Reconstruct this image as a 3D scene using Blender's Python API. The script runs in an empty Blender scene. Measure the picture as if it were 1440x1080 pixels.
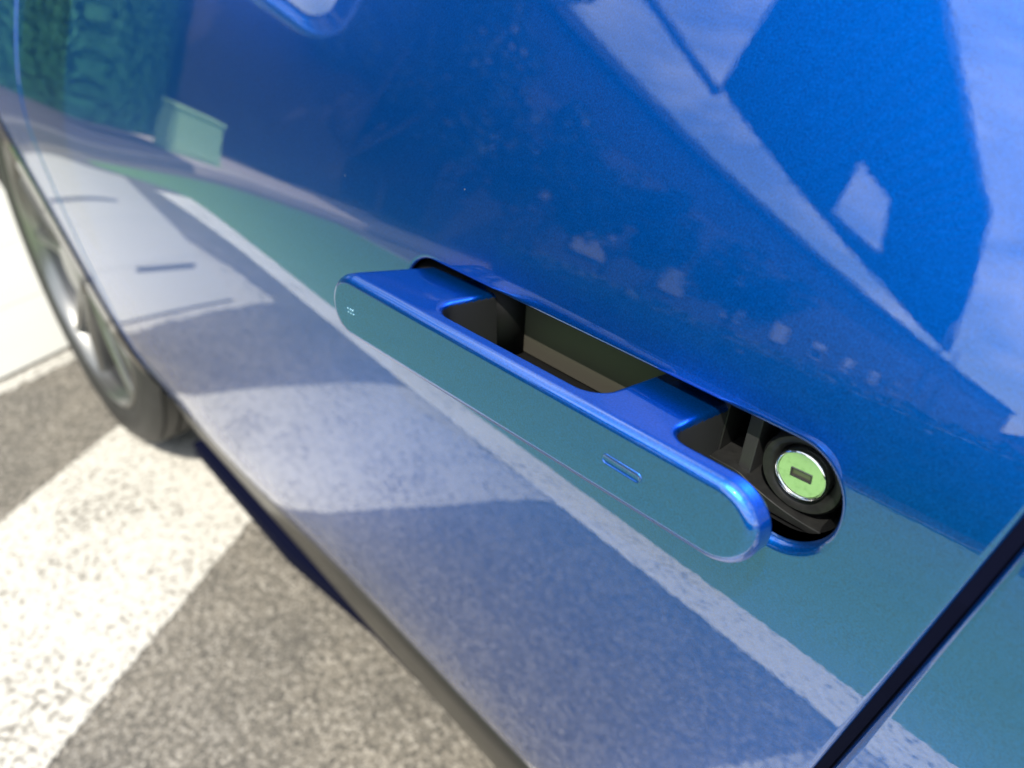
import bpy, bmesh, math, random
import numpy as np
from mathutils import Vector, Matrix
from mathutils.geometry import delaunay_2d_cdt

random.seed(7)
rng = np.random.default_rng(7)
R = math.radians
scene = bpy.context.scene
col = scene.collection

# ------------------------------------------------------------------ camera
PITCH, AZ = 32.5, 42.3
cd = bpy.data.cameras.new('camera')
cam = bpy.data.objects.new('camera', cd)
col.objects.link(cam)
cam.location = (0.0, 0.19, 0.95)
fwd = Vector((math.cos(R(AZ)) * math.cos(R(PITCH)), -math.sin(R(AZ)) * math.cos(R(PITCH)), -math.sin(R(PITCH))))
cam.rotation_euler = fwd.to_track_quat('-Z', 'Y').to_euler()
cd.sensor_width = 36.0
cd.lens = 27.05
cd.clip_start = 0.01
cd.clip_end = 2000
cd.dof.use_dof = True
cd.dof.focus_distance = 0.285
cd.dof.aperture_fstop = 8.0
scene.camera = cam

# ------------------------------------------------------------------ sky and sun
SUN_EL, SUN_AZ = 57.0, 112.0      # azimuth of the sun counted from +X towards +Y
world = bpy.data.worlds.new('World')
scene.world = world
world.use_nodes = True
wt = world.node_tree
wt.nodes.clear()
wo = wt.nodes.new('ShaderNodeOutputWorld')
bg = wt.nodes.new('ShaderNodeBackground')
bg.inputs['Strength'].default_value = 0.15
sky = wt.nodes.new('ShaderNodeTexSky')
sky.sky_type = 'NISHITA'
sky.sun_disc = False
sky.sun_elevation = R(SUN_EL)
sky.sun_rotation = R(90 - SUN_AZ)
tc = wt.nodes.new('ShaderNodeTexCoord')
mp = wt.nodes.new('ShaderNodeMapping')
mp.inputs['Scale'].default_value = (1.0, 1.0, 2.6)
n1 = wt.nodes.new('ShaderNodeTexNoise')
n1.inputs['Scale'].default_value = 2.6
n1.inputs['Detail'].default_value = 9
n1.inputs['Roughness'].default_value = 0.55
n1.inputs['Distortion'].default_value = 0.5
cr = wt.nodes.new('ShaderNodeValToRGB')
cr.color_ramp.elements[0].position = 0.42
cr.color_ramp.elements[1].position = 0.70
mixc = wt.nodes.new('ShaderNodeMix')
mixc.data_type = 'RGBA'
mixc.inputs['B'].default_value = (10.6, 11.0, 10.8, 1)
wt.links.new(tc.outputs['Generated'], mp.inputs['Vector'])
wt.links.new(mp.outputs['Vector'], n1.inputs['Vector'])
wt.links.new(n1.outputs['Fac'], cr.inputs['Fac'])
wt.links.new(cr.outputs['Color'], mixc.inputs['Factor'])
wt.links.new(sky.outputs['Color'], mixc.inputs['A'])
wt.links.new(mixc.outputs['Result'], bg.inputs['Color'])
wt.links.new(bg.outputs['Background'], wo.inputs['Surface'])

sd = bpy.data.lights.new('sun', 'SUN')
sd.energy = 4.2
sd.angle = R(0.53)
sd.color = (1.0, 0.955, 0.87)
sun = bpy.data.objects.new('sun', sd)
col.objects.link(sun)
sdir = Vector((math.cos(R(SUN_EL)) * math.cos(R(SUN_AZ)), math.cos(R(SUN_EL)) * math.sin(R(SUN_AZ)), math.sin(R(SUN_EL))))
sun.rotation_euler = sdir.to_track_quat('Z', 'Y').to_euler()
sun.location = (0, 5, 12)

scene.view_settings.view_transform = 'Standard'
scene.view_settings.look = 'None'
scene.view_settings.gamma = 1
scene.view_settings.use_curve_mapping = False
scene.view_settings.exposure = 0.74
scene.render.engine = 'CYCLES'
scene.cycles.max_bounces = 10
scene.cycles.glossy_bounces = 6
scene.cycles.use_denoising = True

# ------------------------------------------------------------------ material helpers
def mat(name, color=(0.5, 0.5, 0.5), rough=0.5, metal=0.0, coat=0.0, coat_rough=0.03, coat_ior=1.5, spec=0.5, emis=None):
    m = bpy.data.materials.new(name)
    m.use_nodes = True
    b = m.node_tree.nodes['Principled BSDF']
    b.inputs['Base Color'].default_value = (*color, 1)
    b.inputs['Roughness'].default_value = rough
    b.inputs['Metallic'].default_value = metal
    b.inputs['Coat Weight'].default_value = coat
    b.inputs['Coat Roughness'].default_value = coat_rough
    b.inputs['Coat IOR'].default_value = coat_ior
    b.inputs['Specular IOR Level'].default_value = spec
    return m

def N(m, t, **kw):
    n = m.node_tree.nodes.new(t)
    for k, v in kw.items():
        if k in n.inputs:
            n.inputs[k].default_value = v
        else:
            setattr(n, k, v)
    return n

def L(m, a, b):
    m.node_tree.links.new(a, b)

def P(m):
    return m.node_tree.nodes['Principled BSDF']

def objcoord(m):
    return N(m, 'ShaderNodeTexCoord').outputs['Object']

def ramp(m, src, stops):
    r = N(m, 'ShaderNodeValToRGB')
    els = r.color_ramp.elements
    while len(els) > 1:
        els.remove(els[-1])
    els[0].position = stops[0][0]
    els[0].color = (*stops[0][1], 1)
    for p, c in stops[1:]:
        e = els.new(p)
        e.color = (*c, 1)
    L(m, src, r.inputs['Fac'])
    return r.outputs['Color']

def bump(m, src, strength, dist, target='Normal'):
    b = N(m, 'ShaderNodeBump')
    b.inputs['Strength'].default_value = strength
    b.inputs['Distance'].default_value = dist
    L(m, src, b.inputs['Height'])
    L(m, b.outputs['Normal'], P(m).inputs[target])

def speckle(m, c0, c1, scale, detail_scale=None, rough=0.8, bstr=0.4, bdist=0.002):
    """two-tone noisy surface with fine relief"""
    o = objcoord(m)
    n = N(m, 'ShaderNodeTexNoise', Scale=scale, Detail=6.0, Roughness=0.6)
    L(m, o, n.inputs['Vector'])
    L(m, ramp(m, n.outputs['Fac'], [(0.3, c0), (0.7, c1)]), P(m).inputs['Base Color'])
    P(m).inputs['Roughness'].default_value = rough
    bump(m, n.outputs['Fac'], bstr, bdist)
    return m

# car paint: metallic blue flake base under a deep clear coat
def car_paint():
    m = mat('blue_car_paint', PAINT_BASE, 0.40, 0.93, 1.0, 0.012, 1.95, spec=0.0)
    o = objcoord(m)
    n = N(m, 'ShaderNodeTexVoronoi', Scale=1500.0)
    L(m, o, n.inputs['Vector'])
    hs = N(m, 'ShaderNodeTexNoise', Scale=1500.0, Detail=2.0)
    L(m, o, hs.inputs['Vector'])
    c = ramp(m, hs.outputs['Fac'], [(0.25, tuple(v * 0.72 for v in PAINT_BASE)), (0.75, tuple(min(1, v * 1.3) for v in PAINT_BASE))])
    L(m, c, P(m).inputs['Base Color'])
    bump(m, hs.outputs['Fac'], 0.14, 0.0004)
    dv = N(m, 'ShaderNodeTexVoronoi', Scale=75.0)
    L(m, o, dv.inputs['Vector'])
    near = N(m, 'ShaderNodeMath', operation='LESS_THAN'); near.inputs[1].default_value = 0.035
    L(m, dv.outputs['Distance'], near.inputs[0])
    sx = N(m, 'ShaderNodeSeparateColor'); L(m, dv.outputs['Color'], sx.inputs['Color'])
    few = N(m, 'ShaderNodeMath', operation='GREATER_THAN'); few.inputs[1].default_value = 0.90
    L(m, sx.outputs['Red'], few.inputs[0])
    both = N(m, 'ShaderNodeMath', operation='MULTIPLY'); L(m, near.outputs[0], both.inputs[0]); L(m, few.outputs[0], both.inputs[1])
    dm = N(m, 'ShaderNodeMix', data_type='RGBA'); dm.inputs['B'].default_value = (0.45, 0.5, 0.55, 1)
    L(m, both.outputs[0], dm.inputs['Factor']); L(m, c, dm.inputs['A'])
    L(m, dm.outputs['Result'], P(m).inputs['Base Color'])
    # the clear coat keeps a faint orange peel
    op = N(m, 'ShaderNodeTexNoise', Scale=260.0, Detail=1.0)
    L(m, o, op.inputs['Vector'])
    bump(m, op.outputs['Fac'], 0.022, 0.0002, 'Coat Normal')
    return m

PAINT_BASE = (0.0, 0.100, 0.47)
M = {}
M['paint'] = car_paint()
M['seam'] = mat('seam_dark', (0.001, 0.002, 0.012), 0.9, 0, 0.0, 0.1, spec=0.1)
M['black'] = mat('black_plastic', (0.012, 0.012, 0.012), 0.38, spec=0.22)
speckle(M['black'], (0.009, 0.009, 0.009), (0.016, 0.016, 0.015), 300, rough=0.4, bstr=0.15, bdist=0.0003)
M['recess'] = mat('recess_shade_black', (0.004, 0.004, 0.004), 0.6, spec=0.15)  # blacker than the other plastic, so the sunlit recess looks shaded
M['satin'] = mat('satin_black_plastic', (0.022, 0.022, 0.022), 0.45, spec=0.35)
M['panel'] = mat('smooth_dark_panel', (0.046, 0.042, 0.032), 0.5, spec=0.4)
M['gloss'] = mat('gloss_black', (0.02, 0.02, 0.02), 0.12, 0, 1.0, 0.08, 1.8)
M['sill'] = mat('dark_sill_plastic', (0.016, 0.0155, 0.014), 0.28, spec=0.5)
M['chrome'] = mat('polished_steel', (0.92, 0.92, 0.90), 0.06, 1.0)
M['rubber'] = mat('tyre_rubber', (0.03, 0.03, 0.028), 0.6)
speckle(M['rubber'], (0.014, 0.014, 0.013), (0.028, 0.027, 0.025), 60, rough=0.55, bstr=0.2, bdist=0.001)
M['alloy'] = mat('silver_alloy', (0.22, 0.217, 0.205), 0.30, 0.8, 0.4, 0.05)
M['darkmetal'] = mat('dark_metal', (0.08, 0.08, 0.08), 0.4, 0.8)
M['glass'] = mat('tinted_glass', (0.01, 0.012, 0.012), 0.03, 0, 1.0, 0.01, 1.6)
M['mirror'] = mat('mirror_glass', (0.9, 0.92, 0.95), 0.015, 1.0)
M['markwhite'] = mat('pale_edge', (0.25, 0.5, 0.7), 0.2, 0.6, 1.0)

def asphalt():
    m = mat('asphalt', (0.1, 0.1, 0.1), 0.85)
    o = objcoord(m)
    v = N(m, 'ShaderNodeTexVoronoi', Scale=185.0, Randomness=1.0)
    L(m, o, v.inputs['Vector'])
    v2 = N(m, 'ShaderNodeTexNoise', Scale=300.0, Detail=4.0, Roughness=0.7)
    L(m, o, v2.inputs['Vector'])
    v3 = N(m, 'ShaderNodeTexNoise', Scale=6.0, Detail=4.0)
    L(m, o, v3.inputs['Vector'])
    stones = ramp(m, v.outputs['Color'], [(0.08, (0.078, 0.072, 0.061)), (0.38, (0.148, 0.135, 0.112)), (0.62, (0.195, 0.176, 0.144)), (0.92, (0.33, 0.305, 0.26))])
    gap = ramp(m, v2.outputs['Fac'], [(0.34, (0.35, 0.34, 0.33)), (0.54, (1, 1, 1))])
    mx = N(m, 'ShaderNodeMix', data_type='RGBA', blend_type='MULTIPLY')
    mx.inputs['Factor'].default_value = 0.85
    L(m, stones, mx.inputs['A'])
    L(m, gap, mx.inputs['B'])
    big = ramp(m, v3.outputs['Fac'], [(0.3, (0.82, 0.82, 0.82)), (0.7, (1.12, 1.1, 1.06))])
    mx2 = N(m, 'ShaderNodeMix', data_type='RGBA', blend_type='MULTIPLY')
    mx2.inputs['Factor'].default_value = 1.0
    L(m, mx.outputs['Result'], mx2.inputs['A'])
    L(m, big, mx2.inputs['B'])
    L(m, mx2.outputs['Result'], P(m).inputs['Base Color'])
    bump(m, v.outputs['Distance'], 0.7, 0.004)
    return m

def ground_paint(name, c_hi, c_lo, wear, worn=(0.15, 0.135, 0.11), scale=105.0):
    m = mat(name, c_hi, 0.7)
    o = objcoord(m)
    n = N(m, 'ShaderNodeTexNoise', Scale=scale, Detail=5.0, Roughness=0.62)
    L(m, o, n.inputs['Vector'])
    n2 = N(m, 'ShaderNodeTexNoise', Scale=5.0, Detail=4.0)
    L(m, o, n2.inputs['Vector'])
    ad = N(m, 'ShaderNodeMath', operation='MULTIPLY_ADD')
    ad.inputs[1].default_value = 0.35
    L(m, n2.outputs['Fac'], ad.inputs[0])
    L(m, n.outputs['Fac'], ad.inputs[2])
    c = ramp(m, ad.outputs['Value'], [(wear - 0.045, worn), (wear, c_lo), (wear + 0.10, c_hi)])
    L(m, c, P(m).inputs['Base Color'])
    v = N(m, 'ShaderNodeTexVoronoi', Scale=105.0)
    L(m, o, v.inputs['Vector'])
    bump(m, v.outputs['Distance'], 0.5, 0.003)
    return m

M['asphalt'] = asphalt()
M['white'] = ground_paint('white_road_paint', (0.49, 0.465, 0.405), (0.33, 0.31, 0.265), 0.595)
M['white2'] = ground_paint('lifted_white_paint', (0.76, 0.735, 0.66), (0.52, 0.50, 0.44), 0.555)  # road paint whitened to lift the long line's dim reflection in the door
M['green'] = ground_paint('green_road_paint', (0.135, 0.27, 0.075), (0.09, 0.20, 0.055), 0.52, worn=(0.11, 0.17, 0.07))
M['plate'] = mat('smooth_white_paint', (0.80, 0.79, 0.76), 0.45)
speckle(M['plate'], (0.45, 0.435, 0.39), (0.475, 0.46, 0.415), 3, rough=0.45, bstr=0.05, bdist=0.001)
M['slot'] = mat('dark_slot', (0.02, 0.022, 0.03), 0.7)
M['kerb'] = speckle(mat('pale_concrete'), (0.42, 0.36, 0.33), (0.58, 0.51, 0.47), 20)
M['wall'] = speckle(mat('plaster'), (0.075, 0.062, 0.07), (0.10, 0.085, 0.09), 3)
M['wall2'] = speckle(mat('brown_render'), (0.045, 0.04, 0.045), (0.07, 0.06, 0.065), 3)
M['roofdark'] = mat('dark_corrugated_metal', (0.03, 0.035, 0.045), 0.6, 0.2)
M['steel'] = mat('painted_steel', (0.12, 0.13, 0.14), 0.5, 0.3)
M['window'] = mat('window_glass', (0.02, 0.025, 0.03), 0.05, 0, 1.0, 0.02)
M['frame'] = mat('window_frame', (0.6, 0.6, 0.58), 0.5)
M['leaf'] = speckle(mat('leaves'), (0.012, 0.12, 0.045), (0.02, 0.16, 0.06), 8, rough=0.7)
M['leaf2'] = speckle(mat('leaves_dark'), (0.015, 0.045, 0.015), (0.035, 0.09, 0.03), 8, rough=0.6)
M['bark'] = speckle(mat('bark'), (0.06, 0.045, 0.03), (0.12, 0.09, 0.07), 20)
M['palegreen'] = mat('pale_green_metal', (0.50, 0.78, 0.42), 0.4)

# ------------------------------------------------------------------ object helpers
def tag(o, label=None, cat=None, group=None, kind=None):
    if label: o['label'] = label
    if cat: o['category'] = cat
    if group: o['group'] = group
    if kind: o['kind'] = kind
    return o

def empty(name, loc=(0, 0, 0), rz=0.0):
    o = bpy.data.objects.new(name, None)
    o.location = loc
    o.rotation_euler = (0, 0, rz)
    o.empty_display_size = 0.1
    col.objects.link(o)
    return o

def pydata(name, verts, faces, m, parent=None, smooth=False, normals=None, loc=None):
    me = bpy.data.meshes.new(name)
    me.from_pydata([tuple(map(float, v)) for v in verts], [], [tuple(int(i) for i in f) for f in faces])
    me.materials.append(m)
    me.update()
    if smooth or normals is not None:
        me.polygons.foreach_set('use_smooth', [True] * len(me.polygons))
    if normals is not None:
        me.normals_split_custom_set_from_vertices([tuple(map(float, n)) for n in normals])
    o = bpy.data.objects.new(name, me)
    col.objects.link(o)
    if loc: o.location = loc
    if parent: o.parent = parent
    return o

def bmobj(name, bm, m, parent=None, smooth=False, loc=None, bev=0.0, seg=2):
    bmesh.ops.recalc_face_normals(bm, faces=bm.faces)
    me = bpy.data.meshes.new(name)
    bm.to_mesh(me)
    bm.free()
    me.materials.append(m)
    if smooth:
        me.polygons.foreach_set('use_smooth', [True] * len(me.polygons))
    o = bpy.data.objects.new(name, me)
    col.objects.link(o)
    if loc: o.location = loc
    if parent: o.parent = parent
    if bev:
        md = o.modifiers.new('bevel', 'BEVEL')
        md.width = bev
        md.segments = seg
        md.limit_method = 'ANGLE'
        md.harden_normals = True
        me.polygons.foreach_set('use_smooth', [True] * len(me.polygons))
    return o

def add_box(bm, x0, x1, y0, y1, z0, z1, mtx=None):
    vs = [bm.verts.new((x, y, z)) for x in (x0, x1) for y in (y0, y1) for z in (z0, z1)]
    for f in ((0, 1, 3, 2), (4, 6, 7, 5), (0, 4, 5, 1), (2, 3, 7, 6), (0, 2, 6, 4), (1, 5, 7, 3)):
        bm.faces.new([vs[i] for i in f])
    if mtx is not None:
        bmesh.ops.transform(bm, matrix=mtx, verts=vs)
    return vs

def box(name, b, m, parent=None, bev=0.0, mtx=None, loc=None):
    bm = bmesh.new()
    add_box(bm, *b, mtx=mtx)
    return bmobj(name, bm, m, parent, bev=bev, loc=loc)

def add_prism(bm, pts, d0, d1, axis='z'):
    """polygon pts extruded along an axis"""
    def co(p, d):
        if axis == 'z': return (p[0], p[1], d)
        if axis == 'y': return (p[0], d, p[1])
        return (d, p[0], p[1])
    a = [bm.verts.new(co(p, d0)) for p in pts]
    b = [bm.verts.new(co(p, d1)) for p in pts]
    n = len(pts)
    bm.faces.new(a)
    bm.faces.new(b[::-1])
    for i in range(n):
        bm.faces.new((a[i], a[(i + 1) % n], b[(i + 1) % n], b[i]))

def prism(name, pts, d0, d1, axis, m, parent=None, bev=0.0, seg=2):
    bm = bmesh.new()
    add_prism(bm, pts, d0, d1, axis)
    return bmobj(name, bm, m, parent, bev=bev, seg=seg)

def add_cyl(bm, p0, p1, r0, r1=None, n=16, caps=True):
    r1 = r0 if r1 is None else r1
    p0, p1 = Vector(p0), Vector(p1)
    q = (p1 - p0).to_track_quat('Z', 'Y')
    A = [bm.verts.new(p0 + q @ Vector((r0 * math.cos(2 * math.pi * i / n), r0 * math.sin(2 * math.pi * i / n), 0))) for i in range(n)]
    B = [bm.verts.new(p1 + q @ Vector((r1 * math.cos(2 * math.pi * i / n), r1 * math.sin(2 * math.pi * i / n), 0))) for i in range(n)]
    for i in range(n):
        bm.faces.new((A[i], A[(i + 1) % n], B[(i + 1) % n], B[i]))
    if caps:
        bm.faces.new(A[::-1])
        bm.faces.new(B)

def cyl(name, p0, p1, r0, m, parent=None, r1=None, n=24, bev=0.0):
    bm = bmesh.new()
    add_cyl(bm, p0, p1, r0, r1, n)
    return bmobj(name, bm, m, parent, bev=bev, smooth=not bev)

def lathe(name, prof, m, parent=None, axis='y', centre=(0, 0, 0), n=64):
    """profile (radius, offset along axis) turned about the axis"""
    V, F = [], []
    k = len(prof)
    for i in range(n):
        a = 2 * math.pi * i / n
        for r, d in prof:
            if axis == 'y':
                V.append((centre[0] + r * math.cos(a), centre[1] + d, centre[2] + r * math.sin(a)))
            else:
                V.append((centre[0] + r * math.cos(a), centre[1] + r * math.sin(a), centre[2] + d))
    for i in range(n):
        for j in range(k - 1):
            a, b = i * k + j, ((i + 1) % n) * k + j
            F.append((a, b, b + 1, a + 1))
    o = pydata(name, V, F, m, parent, smooth=True)
    md = o.modifiers.new('split', 'EDGE_SPLIT')
    md.split_angle = R(40)
    return o

# ------------------------------------------------------------------ the shape of the car's side
# tilt (degrees, + = faces up) of the skin against height
KN = [(0.10, -30), (0.30, -28), (0.36, -22), (0.42, -13), (0.50, -9), (0.60, -7), (0.68, -5.2), (0.715, -4.4), (0.737, -3.0),
      (0.760, 1.5), (0.785, 8.0), (0.803, 11.6), (0.820, 14.5), (0.845, 17.2), (0.880, 19.0), (0.95, 20.5), (1.00, 21.5), (1.6, 22)]
zt = np.linspace(0.05, 1.5, 2901)
tt = np.interp(zt, [k[0] for k in KN], [k[1] for k in KN])
ker = np.exp(-0.5 * (np.arange(-60, 61) * 0.0005 / 0.009) ** 2)
ker /= ker.sum()
tt = np.convolve(np.pad(tt, 60, mode='edge'), ker, mode='valid')
yt = -np.cumsum(np.tan(np.radians(tt))) * (zt[1] - zt[0])
yt -= np.interp(0.79, zt, yt)

def plan(x):
    """how far the side falls away towards the ends of the car"""
    x = np.asarray(x, float)
    t = np.clip((x - 0.18) / 0.34, 0, 1)
    # integral of a smoothstep: straight, then gently turned in ahead of the handle
    ramp_ = 0.34 * (t ** 3 - t ** 4 / 2) + np.maximum(x - 0.52, 0)
    a = np.maximum(x - 1.2, 0)
    b = np.maximum(-0.6 - x, 0)
    return -0.022 * ramp_ - 0.03 * a ** 2 - 0.05 * a ** 4 - 0.02 * b ** 2 - 0.02 * b ** 4

def skin(x, z):
    t = np.clip((np.asarray(x, float) - 0.46) / 0.42, 0, 1)
    return np.interp(z + 0.030 * t * t * (3 - 2 * t), zt, yt) + plan(x)

def skin_normal(x, z, f=None, e=2e-4):
    f = f or skin
    gx = (f(x + e, z) - f(x - e, z)) / (2 * e)
    gz = (f(x, z + e) - f(x, z - e)) / (2 * e)
    n = np.stack([-gx, np.ones_like(gx), -gz], -1)
    return n / np.linalg.norm(n, axis=-1, keepdims=True)

# the recess behind the handle: a stadium in (x, z)
SX0, SX1, SZ0, SZ1 = 0.0625, 0.2860, 0.7710, 0.8080
SR = (SZ1 - SZ0) / 2
SZC = (SZ0 + SZ1) / 2

def slot_d(x, z):
    x = np.asarray(x, float); z = np.asarray(z, float)
    dx = np.maximum(np.maximum(SX0 + SR - x, x - (SX1 - SR)), 0)
    return np.sqrt(dx ** 2 + (z - SZC) ** 2) - SR

def seam_x(z):
    return 0.0202 - 0.178 * (z - 0.821)      # rear edge of the front door

DOOR_FRONT = 1.065
def door_d(x, z):
    """distance inside the front door's outline"""
    return np.minimum(np.minimum((x - seam_x(z)) * 0.985, DOOR_FRONT - x), np.minimum(z - 0.335, 0.985 - z))

def slot_r(z):
    t = np.clip((np.asarray(z, float) - 0.776) / 0.016, 0, 1)
    return 0.0040 - 0.0020 * t * t * (3 - 2 * t)

def roll(d, r):
    d = np.clip(d, 0, r)
    return -(r - np.sqrt(np.maximum(r * r - (r - d) ** 2, 0)))

def door_skin(x, z):
    y = skin(x, z)
    y = y + roll(slot_d(x, z), slot_r(z))
    y = y + roll(door_d(x, z), 0.0022)
    return y

def stadium(off, n_end=28, n_side=60):
    pts = []
    r = SR + off
    for i in range(n_side):
        pts.append((SX0 + SR + (SX1 - SX0 - 2 * SR) * i / n_side, SZC - r))
    for i in range(n_end):
        a = -math.pi / 2 + math.pi * i / n_end
        pts.append((SX1 - SR + r * math.cos(a), SZC + r * math.sin(a)))
    for i in range(n_side):
        pts.append((SX1 - SR - (SX1 - SX0 - 2 * SR) * i / n_side, SZC + r))
    for i in range(n_end):
        a = math.pi / 2 + math.pi * i / n_end
        pts.append((SX0 + SR + r * math.cos(a), SZC + r * math.sin(a)))
    return pts

OFFS = [0.0, 0.00008, 0.0003, 0.0007, 0.0012, 0.0017, 0.0022, 0.0028, 0.0034, 0.0040, 0.0050]

def rect_loop(x0f, x1f, z0, z1, off, step):
    """outline inset by off; x0f and x1f are functions of z"""
    pts = []
    za, zb = z0 + off, z1 - off
    nz = max(2, int((zb - za) / step)); nx = int((1.0) / step)
    for i in range(nx):
        t = i / nx; pts.append((x0f(za) + off + t * (x1f(za) - x0f(za) - 2 * off), za))
    for i in range(nz):
        t = i / nz; z = za + t * (zb - za); pts.append((x1f(z) - off, z))
    for i in range(nx):
        t = i / nx; pts.append((x1f(zb) - off - t * (x1f(zb) - x0f(zb) - 2 * off), zb))
    for i in range(nz):
        t = i / nz; z = zb - t * (zb - za); pts.append((x0f(z) + off, z))
    return pts

def build_front_door(parent):
    pts = []
    edges = []
    x1f = lambda z: DOOR_FRONT
    o0 = rect_loop(seam_x, x1f, 0.335, 0.985, 0.0, 0.008)
    pts += o0
    no = len(o0)
    edges += [(i, (i + 1) % no) for i in range(no)]
    h0 = stadium(0.0)
    nh = len(h0)
    pts += h0
    edges += [(no + i, no + (i + 1) % nh) for i in range(nh)]
    for d in OFFS[1:]:
        l = stadium(d)
        edges += [(len(pts) + i, len(pts) + (i + 1) % len(l)) for i in range(len(l))]
        pts += l
    for d in (0.00012, 0.0004, 0.0009, 0.0016, 0.0023, 0.003, 0.0045):
        l = rect_loop(seam_x, x1f, 0.335, 0.985, d, 0.008)
        edges += [(len(pts) + i, len(pts) + (i + 1) % len(l)) for i in range(len(l))]
        pts += l
    z = 0.335
    zs, k = [], 0
    while z < 0.985:
        zs.append(z)
        z += 0.0045 if 0.69 < z < 0.9 else 0.010
    for z in zs:
        x = float(seam_x(z)) + 0.007
        while x < DOOR_FRONT - 0.006:
            if slot_d(x, z) > 0.0065 and door_d(x, z) > 0.0065:
                pts.append((x + rng.uniform(-.0002, .0002), z + rng.uniform(-.0002, .0002)))
            x += 0.005 if x < 0.35 else (0.009 if x < 0.6 else 0.014)
    v2, e2, f2, ov, oe, of = delaunay_2d_cdt([Vector(p) for p in pts], edges, [], 0, 1e-7)
    v2 = np.array([(v.x, v.y) for v in v2])
    faces = []
    for f in f2:
        cx, cz = v2[list(f)].mean(0)
        if slot_d(cx, cz) < 0.0 or door_d(cx, cz) < 0:
            continue
        a, b, c = f[0], f[1], f[2]
        # orient towards +y
        A = (v2[b][0] - v2[a][0]) * (v2[c][1] - v2[a][1]) - (v2[b][1] - v2[a][1]) * (v2[c][0] - v2[a][0])
        faces.append(tuple(f) if A < 0 else tuple(f)[::-1])
    x, z = v2[:, 0], v2[:, 1]
    y = door_skin(x, z)
    nrm = skin_normal(x, z, door_skin, 5e-5)
    nv = len(v2)
    V = [tuple(p) for p in np.stack([x, y, z], -1)]
    NR = [tuple(n) for n in nrm]
    # painted return wall of the recess
    loop = stadium(0.0)
    base = len(V)
    for d in (0.0, -0.003, -0.0065):
        for i, (px, pz) in enumerate(loop):
            V.append((px, float(skin(px, pz)) - float(slot_r(pz)) + d, pz))
            cx = min(max(px, SX0 + SR), SX1 - SR)
            n = Vector((cx - px, 0, SZC - pz)).normalized()
            NR.append(tuple(n))
    for r in range(2):
        for i in range(nh):
            a = base + r * nh + i; b = base + r * nh + (i + 1) % nh
            faces.append((a, b, b + nh, a + nh))
    # folded edge of the door into the gap
    base = len(V)
    for d in (-0.003, -0.0042):
        for (px, pz) in o0:
            V.append((px, float(skin(px, pz)) + d + 0.0008, pz))
            dd = [float(px - seam_x(pz)), DOOR_FRONT - px, pz - 0.335, 0.985 - pz]
            k = dd.index(min(dd))
            NR.append([(-1, 0, 0), (1, 0, 0), (0, 0, -1), (0, 0, 1)][k])
    for i in range(no):
        a = base + i; b = base + (i + 1) % no
        faces.append((a, b, b + no, a + no))
    return pydata('front_door', V, faces, M['paint'], parent, normals=NR)

# ------------------------------------------------------------------ surface nets for the sculpted handle
def sdf_mesh(f, lo, hi, h):
    nx, ny, nz = [int(math.ceil((hi[i] - lo[i]) / h)) + 1 for i in range(3)]
    X = lo[0] + h * np.arange(nx); Y = lo[1] + h * np.arange(ny); Z = lo[2] + h * np.arange(nz)
    G = np.empty((nx, ny, nz), np.float32)
    gy, gz = np.meshgrid(Y, Z, indexing='ij')
    for i in range(nx):
        G[i] = f(X[i], gy, gz)
    S = G < 0
    c = np.zeros((nx - 1, ny - 1, nz - 1), np.int8)
    for a in (0, 1):
        for b in (0, 1):
            for d in (0, 1):
                c += S[a:nx - 1 + a, b:ny - 1 + b, d:nz - 1 + d]
    act = (c > 0) & (c < 8)
    idx = -np.ones(act.shape, np.int64)
    ii = np.argwhere(act)
    idx[act] = np.arange(len(ii))
    pv = np.array(lo) + (ii + 0.5) * h
    e = h * 0.05
    def F(p): return f(p[:, 0], p[:, 1], p[:, 2])
    def grad(p, e):
        g = np.stack([(F(p + d) - F(p - d)) / (2 * e) for d in (np.array([e, 0, 0]), np.array([0, e, 0]), np.array([0, 0, e]))], -1)
        return g
    for _ in range(5):
        g = grad(pv, e)
        v = F(pv)
        stp = g * (v / np.maximum((g ** 2).sum(-1), 1e-9))[:, None]
        ln = np.linalg.norm(stp, axis=-1, keepdims=True)
        pv = pv - stp * np.minimum(1, 0.6 * h / np.maximum(ln, 1e-12))
    n = grad(pv, e)
    n /= np.linalg.norm(n, axis=-1, keepdims=True)
    faces = []
    for ax in range(3):
        sl0 = [slice(None)] * 3; sl1 = [slice(None)] * 3
        sl0[ax] = slice(0, -1); sl1[ax] = slice(1, None)
        ch = S[tuple(sl0)] != S[tuple(sl1)]
        q = np.argwhere(ch)
        o1, o2 = [(1, 2), (2, 0), (0, 1)][ax]
        ok = (q[:, o1] > 0) & (q[:, o2] > 0) & (q[:, o1] < G.shape[o1] - 1) & (q[:, o2] < G.shape[o2] - 1)
        q = q[ok]
        sg = S[q[:, 0], q[:, 1], q[:, 2]]
        def at(a, b):
            r = q.copy(); r[:, o1] -= a; r[:, o2] -= b
            return idx[r[:, 0], r[:, 1], r[:, 2]]
        quad = np.stack([at(1, 1), at(0, 1), at(0, 0), at(1, 0)], -1)
        quad[~sg] = quad[~sg][:, ::-1]
        faces.append(quad)
    return pv, np.concatenate(faces), n

def r_and(a, b, r):
    return np.minimum(np.maximum(a, b), -r) + np.sqrt(np.maximum(a + r, 0) ** 2 + np.maximum(b + r, 0) ** 2)

def s_min(a, b, k):
    return -r_and(-a, -b, k)

def rect2(x, y, x0, x1, y0, y1):
    dx = np.maximum(x0 - x, x - x1); dy = np.maximum(y0 - y, y - y1)
    return np.minimum(np.maximum(dx, dy), 0) + np.sqrt(np.maximum(dx, 0) ** 2 + np.maximum(dy, 0) ** 2)

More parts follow.
